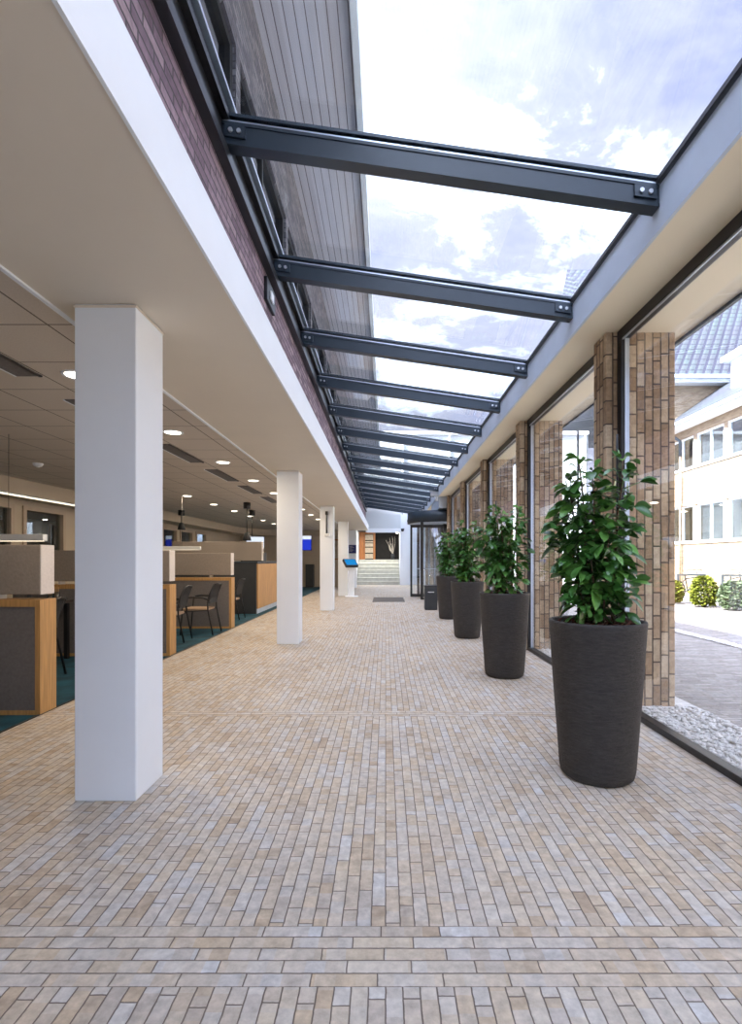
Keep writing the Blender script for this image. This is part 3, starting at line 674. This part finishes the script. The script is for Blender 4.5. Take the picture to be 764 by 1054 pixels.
def make_chair():
    t = thing('armchair', 'x', 'chair', (0, 0, 0), 0, 'black framed office armchairs at the desks')
    # faces +x locally
    s = MB(); s.box(-0.21, 0.23, -0.22, 0.22, 0.43, 0.475, 0.015); s.build('seat', M['seat'], t)
    bk = MB()
    prof = [(-0.235, 0.56), (-0.245, 0.66), (-0.275, 0.78), (-0.32, 0.90)]
    for (x0, z0), (x1, z1) in zip(prof, prof[1:]):
        bk.prism([(x0, z0), (x1, z1), (x1 - 0.018, z1), (x0 - 0.018, z0)], 'y', -0.21, 0.21)
    bk.build('backrest', M['mesh'], t)
    for sy in (-1, 1):
        MB().tube([(0.25, sy * 0.25, 0.0), (0.215, sy * 0.25, 0.42), (0.20, sy * 0.25, 0.60), (0.15, sy * 0.25, 0.665)], 0.013, 8).build('leg', M['black'], t)
        MB().tube([(-0.33, sy * 0.24, 0.0), (-0.24, sy * 0.24, 0.45), (-0.235, sy * 0.235, 0.58), (-0.27, sy * 0.23, 0.74), (-0.34, sy * 0.22, 0.91)], 0.014, 8).build('leg', M['black'], t)
        MB().tube([(0.17, sy * 0.25, 0.66), (0.05, sy * 0.26, 0.68), (-0.15, sy * 0.255, 0.67), (-0.25, sy * 0.235, 0.63)], 0.017, 8).build('armrest', M['black'], t)
        MB().tube([(0.215, sy * 0.25, 0.42), (-0.24, sy * 0.24, 0.44)], 0.011, 6).build('side_rail', M['black'], t)
    MB().tube([(0.21, -0.25, 0.42), (0.21, 0.25, 0.42)], 0.011, 6).build('front_rail', M['black'], t)
    MB().tube([(-0.335, -0.22, 0.90), (-0.345, 0, 0.915), (-0.335, 0.22, 0.90)], 0.013, 6).build('top_rail', M['black'], t)
    return t
ch = make_chair(); ch.location = (-3.42, 9.45, 0); ch.rotation_euler = (0, 0, PI)
ch['label'] = 'black armchair with tan seat, whole in view, before the third divider'
for (x, y, a, lb) in ((-3.62, 8.55, PI + 0.1, 'black armchair half hidden behind the second divider'), (-3.60, 11.75, PI, 'black armchair between third divider and black counter'), (-4.02, 5.75, PI + 0.3, 'armchair partly hidden behind the nearest white column')):
    c = copy_tree(ch, lb); c.location = (x, y, 0); c.rotation_euler = (0, 0, a)
# desks
def make_desk():
    t = thing('desk', 'x', 'desk', (-4.9, 5.9, 0), 0, 'dark desks between the dividers')
    MB().box(-0.6, 0.6, -0.95, 1.2, 0.76, 0.80, 0.006).build('desktop', M['desk'], t)
    for sx, sy in ((-0.55, -0.9), (0.55, -0.9), (-0.55, 1.12), (0.55, 1.12)): MB().box(sx - 0.025, sx + 0.025, sy - 0.025, sy + 0.025, 0, 0.76).build('leg', M['black'], t)
    MB().box(-0.55, -0.53, -0.87, 1.09, 0.3, 0.74).build('modesty_panel', M['charcoal'], t)
    return t
dk = make_desk(); dk['label'] = 'dark desk between the two nearest dividers'
for y, lb in ((8.75, 'dark desk in front of the black armchairs'), (11.5, 'dark desk beside the black counter')):
    c = copy_tree(dk, lb); c.location = (-4.9, y, 0)
def make_monitor(name='computer_monitor', lab='x', loc=(0, 0, 0), a=0, w=0.5, lit='whitelit'):
    t = thing(name, lab, 'monitor', loc, a)
    MB().box(-0.12, 0.12, -0.09, 0.09, 0, 0.015, 0.004).build('base', M['charcoal'], t)
    MB().box(-0.025, 0.025, 0.0, 0.03, 0.015, 0.2).build('stand', M['charcoal'], t)
    MB().box(-w / 2, w / 2, -0.03, 0.0, 0.12, 0.45, 0.006).build('casing', M['charcoal'], t)
    MB().box(-w / 2 + 0.015, w / 2 - 0.015, -0.033, -0.028, 0.135, 0.435).build('display', M[lit], t)
    return t
make_monitor(lab='dark monitor on the desk behind the nearest white column', loc=(-4.5, 6.5, 0.80), a=0.6, lit='charcoal')
make_monitor(lab='white glowing monitor on the black counter', loc=(-3.62, 14.3, 1.545), a=0.25, w=0.5)
o = MB().box(-3.9, -3.35, 14.1, 14.5, 1.30, 1.545, 0.01).build('storage_box', M['charcoal']); tag(o, 'dark box under the glowing monitor on the counter', 'box')
for x, r_, h, lb in ((-4.32, 0.045, 0.13, 'taller glass jar on the nearest desk'), (-4.40, 0.04, 0.10, 'shorter glass jar on the nearest desk')):
    t = thing('glass_jar', lb, 'jar', (x, 6.75, 0.80), 0, 'jars on the nearest desk')
    MB().lathe([(0, 0), (r_, 0), (r_, h), (r_ - 0.004, h), (r_ - 0.004, 0.006), (0, 0.006)], 16).build('vessel', M['darkglass'], t)
    for q in range(4): MB().tube([(0.01 * (q - 1.5), 0, 0.01), (0.02 * (q - 1.5), 0.01, h + 0.06)], 0.004, 5).build('pencil', M['oak'], t)
o = MB().box(-3.95, -3.75, 7.22, 7.40, 1.482, 1.54, 0.004).box(-3.93, -3.77, 7.24, 7.38, 1.545, 1.60, 0.004).build('paper_stack', M['paper']); tag(o, 'white paper trays on the screen behind the nearest column', 'papers')

# counter with felt screen
t = thing('reception_counter', 'charcoal counter with oak side, left of the second column', 'counter', (0, 0, 0))
MB().box(-6.2, -3.22, 12.8, 15.6, 0.0, 1.27, 0.004).build('body', M['charcoal'], t)
MB().box(-3.22, -3.19, 12.86, 15.6, 0.12, 1.24).build('oak_cladding', M['oak'], t)
MB().box(-6.22, -3.18, 12.78, 15.62, 1.27, 1.30, 0.004).build('top', M['steel'], t)
MB().box(-3.22, -3.20, 12.86, 15.6, 0.0, 0.12).build('plinth', M['gutter'], t)
t = thing('felt_screen', 'long tan felt screen standing on the charcoal counter', 'screen', (0, 13.5, 1.30))
MB().box(-5.6, -3.26, 0, 0.08, 0.02, 0.52, 0.008).build('panel', M['tanfelt'], t); MB().box(-3.26, -3.22, 0, 0.08, 0.02, 0.52, 0.008).build('pale_edge', M['litfelt'], t)
for x in (-5.3, -3.8): MB().box(x, x + 0.06, 0.0, 0.08, 0, 0.02).build('foot', M['black'], t)

# linear pendants
def linear_pendant(lb, x1, y, z):
    t = thing('linear_pendant', lb, 'lamp', (0, y, z), 0, 'slim white lamp bars over the desks')
    MB().box(x1 - 2.2, x1, -0.04, 0.04, 0, 0.075, 0.006).build('bar', M['lampbar'], t)
    MB().box(x1 - 2.17, x1 - 0.03, -0.03, 0.03, -0.006, 0.0).build('diffuser', M['led'], t)
    for x in (x1 - 0.42, x1 - 1.9): MB().tube([(x, 0, 0.075), (x, 0, CZ + 0.012 - z)], 0.003, 5).build('wire', M['wire'], t)
linear_pendant('slim white lamp bar above the nearest divider', -3.9, 5.9, 1.565)
linear_pendant('slim white lamp bar above the armchairs behind the first column', -4.13, 11.5, 1.57)
# pendants
def pendant(lb, x, y, zl):
    t = thing('pendant_lamp', lb, 'lamp', (x, y, 0), 0, 'small black pendants in the office')
    MB().cyl((0, 0, 0), 0.09, CZ - 0.14, CZ + 0.012, 16).build('ceiling_cup', M['black'], t)
    MB().tube([(0, 0, zl + 0.2), (0, 0, CZ - 0.13)], 0.012, 6).build('cord', M['black'], t)
    MB().lathe([(0.05, zl + 0.2), (0.07, zl + 0.17), (0.11, zl), (0.10, zl), (0.06, zl + 0.16)], 16).build('shade', M['charcoal'], t)
    MB().lathe([(0.0, zl + 0.03), (0.04, zl + 0.05), (0.03, zl + 0.12), (0, zl + 0.14)], 12).build('bulb', M['led'], t)
pendant('black pendant hanging above the left end of the charcoal counter', -3.5, 13.0, 1.83)
pendant('black pendant hanging behind the glowing monitor', -3.89, 15.0, 1.85)
pendant('short black pendant far left beside the nearest column', -5.95, 15.0, 2.22)

# downlights
dl = None
def downlight(x, y, lb):
    global dl
    if dl is None:
        t = thing('downlight', lb, 'light', (x, y, CZ + 0.012), 0, 'round recessed downlights in the tiled ceiling')
        MB().lathe([(0.085, -0.001), (0.105, -0.012), (0.115, 0.0)], 24).build('ring', M['white'], t)
        m_ = MB(); m_.cyl((0, 0, 0), 0.085, -0.006, -0.002, 24); m_.build('lens', M['lamp'], t)
        ld = bpy.data.lights.new('lamp', 'AREA'); ld.shape = 'DISK'; ld.size = 0.16; ld.energy = 3.5; ld.color = (1.0, 0.82, 0.62)
        lo = bpy.data.objects.new('lamp', ld); COL.objects.link(lo); lo.parent = t; lo.location = (0, 0, -0.016)
        dl = t; return t
    t = copy_tree(dl, lb); t.location = (x, y, CZ + 0.012); return t
for i, y in enumerate([4.01, 5.81, 7.6, 9.35, 11.1, 12.9, 14.7, 16.5, 18.3]):
    downlight(-2.40, y, '%s downlight in the row nearest the white columns' % ORD[i])
for i, y in enumerate([9.8, 11.6, 13.4, 15.2, 17.0, 18.8, 20.6]):
    downlight(-4.47, y, '%s downlight in the row over the desks' % ORD[i])
# air diffusers
def diffuser(y, lb):
    t = thing('air_diffuser', lb, 'vent', (-2.78, y, CZ + 0.012), 0, 'slot air diffusers in the tiled ceiling')
    MB().box(-0.10, 0.10, 0, 1.2, -0.008, 0.0).build('plate', M['fabric'], t)
    MB().box(0.075, 0.10, 0, 1.2, -0.014, -0.008).build('slot', M['black'], t)
    MB().box(-0.115, -0.10, 0, 1.2, -0.010, 0.0).build('edge', M['white'], t)
for i, y in enumerate((2.82, 4.62, 6.4, 8.2, 10.0, 11.8, 13.6)): diffuser(y, '%s slot air diffuser in the tiled ceiling' % ORD[i])
t = thing('smoke_detector', 'small pale smoke detector on the ceiling left of the column', 'detector', (-5.2, 7.7, CZ + 0.012))
MB().lathe([(0.0, -0.05), (0.05, -0.045), (0.07, -0.015), (0.07, 0)], 16).build('housing', M['white'], t); MB().cyl((0, 0, 0), 0.02, -0.06, -0.045, 10).build('sensor', M['white'], t)
# far wall items
t = thing('wall_screen', 'bright blue wall screen seen between second and third column', 'screen', (-4.0, 25.42, 1.8))
MB().box(-0.35, 0.35, -0.03, 0.05, 0, 0.75, 0.01).build('casing', M['charcoal'], t); MB().box(-0.33, 0.33, -0.035, -0.03, 0.02, 0.55).build('blue_display', M['bluelit'], t); MB().box(-0.33, 0.33, -0.035, -0.03, 0.55, 0.73).build('white_display', M['whitelit'], t)
t = thing('black_cabinet', 'tall black cabinet against the far tan wall', 'cabinet', (-3.72, 25.3, 0))
MB().box(-0.2, 0.2, -0.15, 0.18, 0.0, 1.12, 0.01).build('body', M['black'], t); MB().box(-0.19, 0.19, -0.16, -0.15, 0.05, 1.08).build('door', M['charcoal'], t)
t = thing('picture_frame', 'orange brown picture on the far wall beside the third column', 'picture', (-2.55, 25.45, 1.35))
MB().box(-0.3, 0.3, -0.03, 0.04, 0, 1.0).build('frame', M['doorwood'], t); MB().box(-0.25, 0.25, -0.035, -0.03, 0.05, 0.95).build('canvas', M['book'], t)

# ------------------------------------------------------------------ courtyard
rg = random.Random(8)
pb = MB()
base = bmesh.new(); bmesh.ops.create_icosphere(base, subdivisions=1, radius=1.0)
bv = [v.co.copy() for v in base.verts]; bf = [[v.index for v in f.verts] for f in base.faces]; base.free()
def pebble(mb, x, y, z, s):
    a = rg.uniform(0, 6.28); ca, sa = math.cos(a), math.sin(a); sx, sy, sz = s * rg.uniform(.8, 1.4), s * rg.uniform(.7, 1.1), s * rg.uniform(.5, .8)
    vs_ = [mb.bm.verts.new((x + ca * p.x * sx - sa * p.y * sy, y + sa * p.x * sx + ca * p.y * sy, z + p.z * sz)) for p in bv]
    for f in bf:
        q = mb.bm.faces.new([vs_[i] for i in f]); q.smooth = True
for q in range(5200):
    y = 2.02 + 9 * rg.random() ** 1.6
    while any(p - 0.06 < y < p + 0.34 for p in PY): y = 2.02 + 9 * rg.random() ** 1.6
    pebble(pb, rg.uniform(2.24, 2.80), y, 0.012 + rg.uniform(0, 0.02), rg.uniform(0.012, 0.024))
o = pb.build('pebble_strip', M['pebble'], recalc=False); tag(o, 'loose white pebbles along the outside of the window wall', 'pebbles', kind='stuff')
struct('trim_pebble_bed', MB().box(2.2, 2.84, -5, 16.6, -0.02, 0.008), M['pebble'], 'gravel bed under the pebbles', 'trim')
pb = MB()
for q in range(2600): pebble(pb, rg.uniform(5.40, 5.58), 5 + 9 * rg.random(), 0.0 + rg.uniform(0, 0.015), rg.uniform(0.015, 0.028))
o = pb.build('drain_strip', M['pebble'], recalc=False); tag(o, 'narrow strip of pale pebbles across the shaded courtyard paving', 'pebbles', kind='stuff')

# wing with windows (facade faces the corridor) and main block at the back
D = 14.0
wg = thing('courtyard_wing', 'sunlit pale brick wing with two window bands across the courtyard', 'building', (0, 0, 0))
Z1, Z2, Z3, Z4, ZE = 2.14, 3.85, 5.55, 7.02, 7.40
MB().box(D, D + 8, -6, 26, 0, Z1).box(D, D + 8, -6, 26, Z2, Z3).box(D, D + 8, -6, 26, Z4, ZE).build('wall', M['facade'], wg)
MB().box(D + 1.5, D + 8, -6, 26, Z1, Z2).box(D + 1.5, D + 8, -6, 26, Z3, Z4).build('inner_wall', M['tan_wall'], wg)
MB().box(D - 0.06, D + 0.02, -6, 26, Z1 - 0.06, Z1).box(D - 0.06, D + 0.02, -6, 26, Z3 - 0.06, Z3).build('sill', M['stone'], wg)
MB().box(D - 0.03, D + 0.02, -6, 26, Z2, Z2 + 0.14).build('lintel', M['winframe'], wg)
def wing_window(y0, y1, z0, z1):
    f = MB().box(D + 0.05, D + 0.16, y0, y0 + 0.10, z0, z1).box(D + 0.05, D + 0.16, y1 - 0.1, y1, z0, z1).box(D + 0.05, D + 0.16, y0 + 0.1, y1 - 0.1, z0, z0 + 0.08).box(D + 0.05, D + 0.16, y0 + 0.1, y1 - 0.1, z1 - 0.08, z1).box(D + 0.06, D + 0.15, (y0 + y1) / 2 - 0.04, (y0 + y1) / 2 + 0.04, z0 + 0.08, z1 - 0.08).build('window', M['white'], wg)
    MB().box(D + 0.10, D + 0.11, y0 + 0.1, y1 - 0.1, z0 + 0.08, z1 - 0.08).build('pane', M['darkglass'], f)
for q in range(8):
    y1 = 25.3 - q * 2.1
    for z0, z1 in ((Z1, Z2), (Z3, Z4)):
        wing_window(y1 - 1.9, y1, z0, z1)
        MB().box(D, D + 0.3, y1 - 2.1, y1 - 1.9, z0, z1).build('pier', M['facade'], wg)
for z0, z1 in ((Z1, Z2), (Z3, Z4)): MB().box(D, D + 0.3, 25.3, 26, z0, z1).build('pier', M['facade'], wg)
SLP = 0.70
MB().box(13.42, D + 0.1, -6, 26, ZE, ZE + 0.06).box(13.40, 13.48, -6, 26, ZE + 0.06, ZE + 0.22).build('eave', M['white'], wg)
MB().box(13.28, 13.40, -6, 26, ZE + 0.10, ZE + 0.24, 0.02).build('gutter', M['gutter'], wg)
MB().prism([(13.44, ZE + 0.22), (16.95, ZE + 0.22 + SLP * 3.51), (22, ZE + 0.22 + SLP * 3.51), (22, ZE + 0.1), (13.44, ZE + 0.1)], 'y', -6, 26).build('roof', M['pantile'], wg)
MB().tube([(13.34, 24.2, ZE + 0.1), (13.34, 24.2, ZE - 0.15), (13.85, 24.2, ZE - 0.5), (13.85, 24.2, ZE - 1.2)], 0.07, 10).build('downpipe_elbow', M['steel'], wg)
MB().tube([(13.85, 24.2, ZE - 1.2), (13.85, 24.2, 0)], 0.05, 10).build('downpipe', M['facade'], wg)
dm = MB().box(15.3, 18.0, 17.5, 22.8, 8.6, 10.15).build('dormer', M['white'], wg)
MB().box(15.0, 18.2, 17.2, 23.1, 10.15, 10.38, 0.02).build('dormer_roof', M['white'], dm)
MB().box(15.27, 15.31, 18.2, 22.2, 9.35, 9.95).build('dormer_window', M['darkglass'], dm)

mb_ = thing('main_building', 'pale building with big grey tiled roof behind the courtyard wing', 'building', (0, 0, 0))
MB().box(12.2, 40, 26.0, 27, 0, 10.3).build('wall', M['facade'], mb_)
MB().box(12.0, 40, 25.45, 26.05, 10.12, 10.2).box(12.0, 40, 25.40, 25.5, 10.2, 10.5).build('eave', M['white'], mb_)
MB().box(12.0, 40, 25.28, 25.40, 10.28, 10.46, 0.02).build('gutter', M['gutter'], mb_)
MB().prism([(25.42, 10.46), (34, 20.5), (42, 10.46)], 'x', 12.0, 40).build('roof', M['pantile'], mb_)

lb_ = thing('rear_block', 'pale blue white lower block beyond the end of the glass roof', 'building', (0, 0, 0))
MB().box(-1.3, 12.2, 31.0, 38, 3.2, 8.9).box(2.4, 12.2, 31.0, 38, 0, 3.2).build('wall', M['pale'], lb_)
MB().box(-1.3, 12.2, 30.85, 31.0, 8.85, 9.05, 0.02).build('gutter', M['white'], lb_)
for x in (1.05, 3.85, 12.0): MB().tube([(x, 30.92, 3.3 if x < 2.4 else 0), (x, 30.92, 8.9)], 0.06, 8).build('downpipe', M['white'], lb_)
for x0 in (5.2, 8.0):
    f = MB().box(x0, x0 + 1.6, 30.95, 31.0, 4.6, 6.4).build('window', M['white'], lb_); MB().box(x0 + 0.1, x0 + 1.5, 30.93, 30.96, 4.7, 6.3).build('pane', M['darkglass'], f)

# shrubs and bicycles
def shrub(name, lb, x, y, w, h, mat, seed, n=2000):
    rg = random.Random(seed)
    t = thing(name, lb, 'shrub', (x, y, 0))
    st = MB()
    for q in range(7):
        a = rg.uniform(0, 6.28); st.tube([(0.05 * math.cos(a), 0.05 * math.sin(a), 0), (w * 0.2 * math.cos(a), w * 0.2 * math.sin(a), h * 0.4), (w * 0.36 * math.cos(a), w * 0.36 * math.sin(a), h * 0.85)], 0.015, 5, 0.005)
    st.build('branches', M['stem'], t)
    fo = MB()
    for q in range(n):
        a = rg.uniform(0, 6.28); zz = rg.random(); rad = w * 0.5 * math.sqrt(max(0.05, 1 - (2 * zz - 0.85) ** 2 / 1.4)) * (0.55 + 0.5 * rg.random())
        p = Vector((rad * math.cos(a), rad * math.sin(a), 0.04 + h * 0.92 * zz))
        d = Vector((math.cos(a) + rg.uniform(-.6, .6), math.sin(a) + rg.uniform(-.6, .6), rg.uniform(-.1, .9)))
        L = rg.uniform(0.06, 0.11); add_leaf(fo.bm, p, d, L, L * 0.7, 0.2, 0, rg.gauss(0, 0.8))
    fo.build('foliage', mat, t, recalc=False)
shrub('round_shrub', 'yellow green shrub in the sunlit courtyard', 9.12, 14.75, 0.62, 0.88, M['shrub'], 1)
shrub('leafy_shrub', 'sage green bush right of the yellow green shrub', 9.36, 13.8, 0.70, 0.78, M['shrub2'], 2, 2200)
shrub('leafy_shrub', 'sage green bush at the right edge of the photo', 9.75, 12.95, 0.75, 0.78, M['shrub2'], 3, 2200)
shrub('round_shrub', 'small yellow green shrub just showing beside the brick pier', 8.9, 15.95, 0.5, 0.7, M['shrub'], 5, 1400)
def bike_rack():
    t = thing('bicycle_rack', 'x', 'rack', (0, 0, 0), 0, 'grey hoop racks in the courtyard')
    MB().box(-0.45, -0.39, -0.03, 0.03, 0, 0.9).box(0.39, 0.45, -0.03, 0.03, 0, 0.9).box(-0.39, 0.39, -0.03, 0.03, 0.84, 0.9).build('hoop', M['rack'], t)
    MB().box(-0.5, -0.34, -0.06, 0.06, 0, 0.012).box(0.34, 0.5, -0.06, 0.06, 0, 0.012).build('foot_plate', M['steel'], t)
    return t
br = bike_rack()
for i, (x, y) in enumerate(((9.68, 16.3), (10.7, 15.7), (11.6, 15.1))):
    c = br if i == 0 else copy_tree(br)
    c.location = (x, y, 0); c['label'] = ('grey hoop rack left of the yellow green shrub', 'grey hoop rack behind the yellow green shrub', 'grey hoop rack behind the sage green bushes')[i]
def bicycle():
    t = thing('bicycle', 'x', 'bicycle', (0, 0, 0), 0, 'parked bicycles')
    for x in (-0.52, 0.52):
        w = MB().torus((x, 0, 0.34), 0.32, 0.02, 'y', 24, 6)
        w.build('wheel', M['black'], t)
        s_ = MB()
        for q in range(8):
            a = PI * q / 8; s_.tube([(x + 0.31 * math.cos(a), 0, 0.34 + 0.31 * math.sin(a)), (x - 0.31 * math.cos(a), 0, 0.34 - 0.31 * math.sin(a))], 0.004, 4)
        s_.build('spokes', M['alu'], t)
    f = MB()
    for a, b in (((-0.52, 0, 0.34), (-0.08, 0, 0.32)), ((-0.08, 0, 0.32), (-0.2, 0, 0.82)), ((-0.52, 0, 0.34), (-0.18, 0, 0.74)), ((-0.08, 0, 0.32), (0.36, 0, 0.70)), ((-0.18, 0, 0.72), (0.34, 0, 0.78)), ((0.52, 0, 0.34), (0.32, 0, 0.95))): f.tube([a, b], 0.018, 7)
    f.build('frame', M['charcoal'], t)
    MB().tube([(0.18, -0.27, 0.98), (0.30, -0.2, 1.02), (0.32, 0, 1.0), (0.30, 0.2, 1.02), (0.18, 0.27, 0.98)], 0.014, 7).build('handlebar', M['black'], t)
    MB().box(-0.32, -0.08, -0.07, 0.07, 0.82, 0.88, 0.025).build('saddle', M['black'], t)
    return t
bc = bicycle()
for i, (x, y, a) in enumerate(((9.95, 16.85, 0.35), (11.3, 16.7, 0.5), (12.4, 16.2, 0.6))):
    c = bc if i == 0 else copy_tree(bc)
    c.location = (x, y, 0); c.rotation_euler = (0, 0, a)
    c['label'] = ('dark bicycle behind the rack beside the brick pier', 'dark bicycle behind the yellow green shrub', 'dark bicycle behind the sage green bushes')[i]
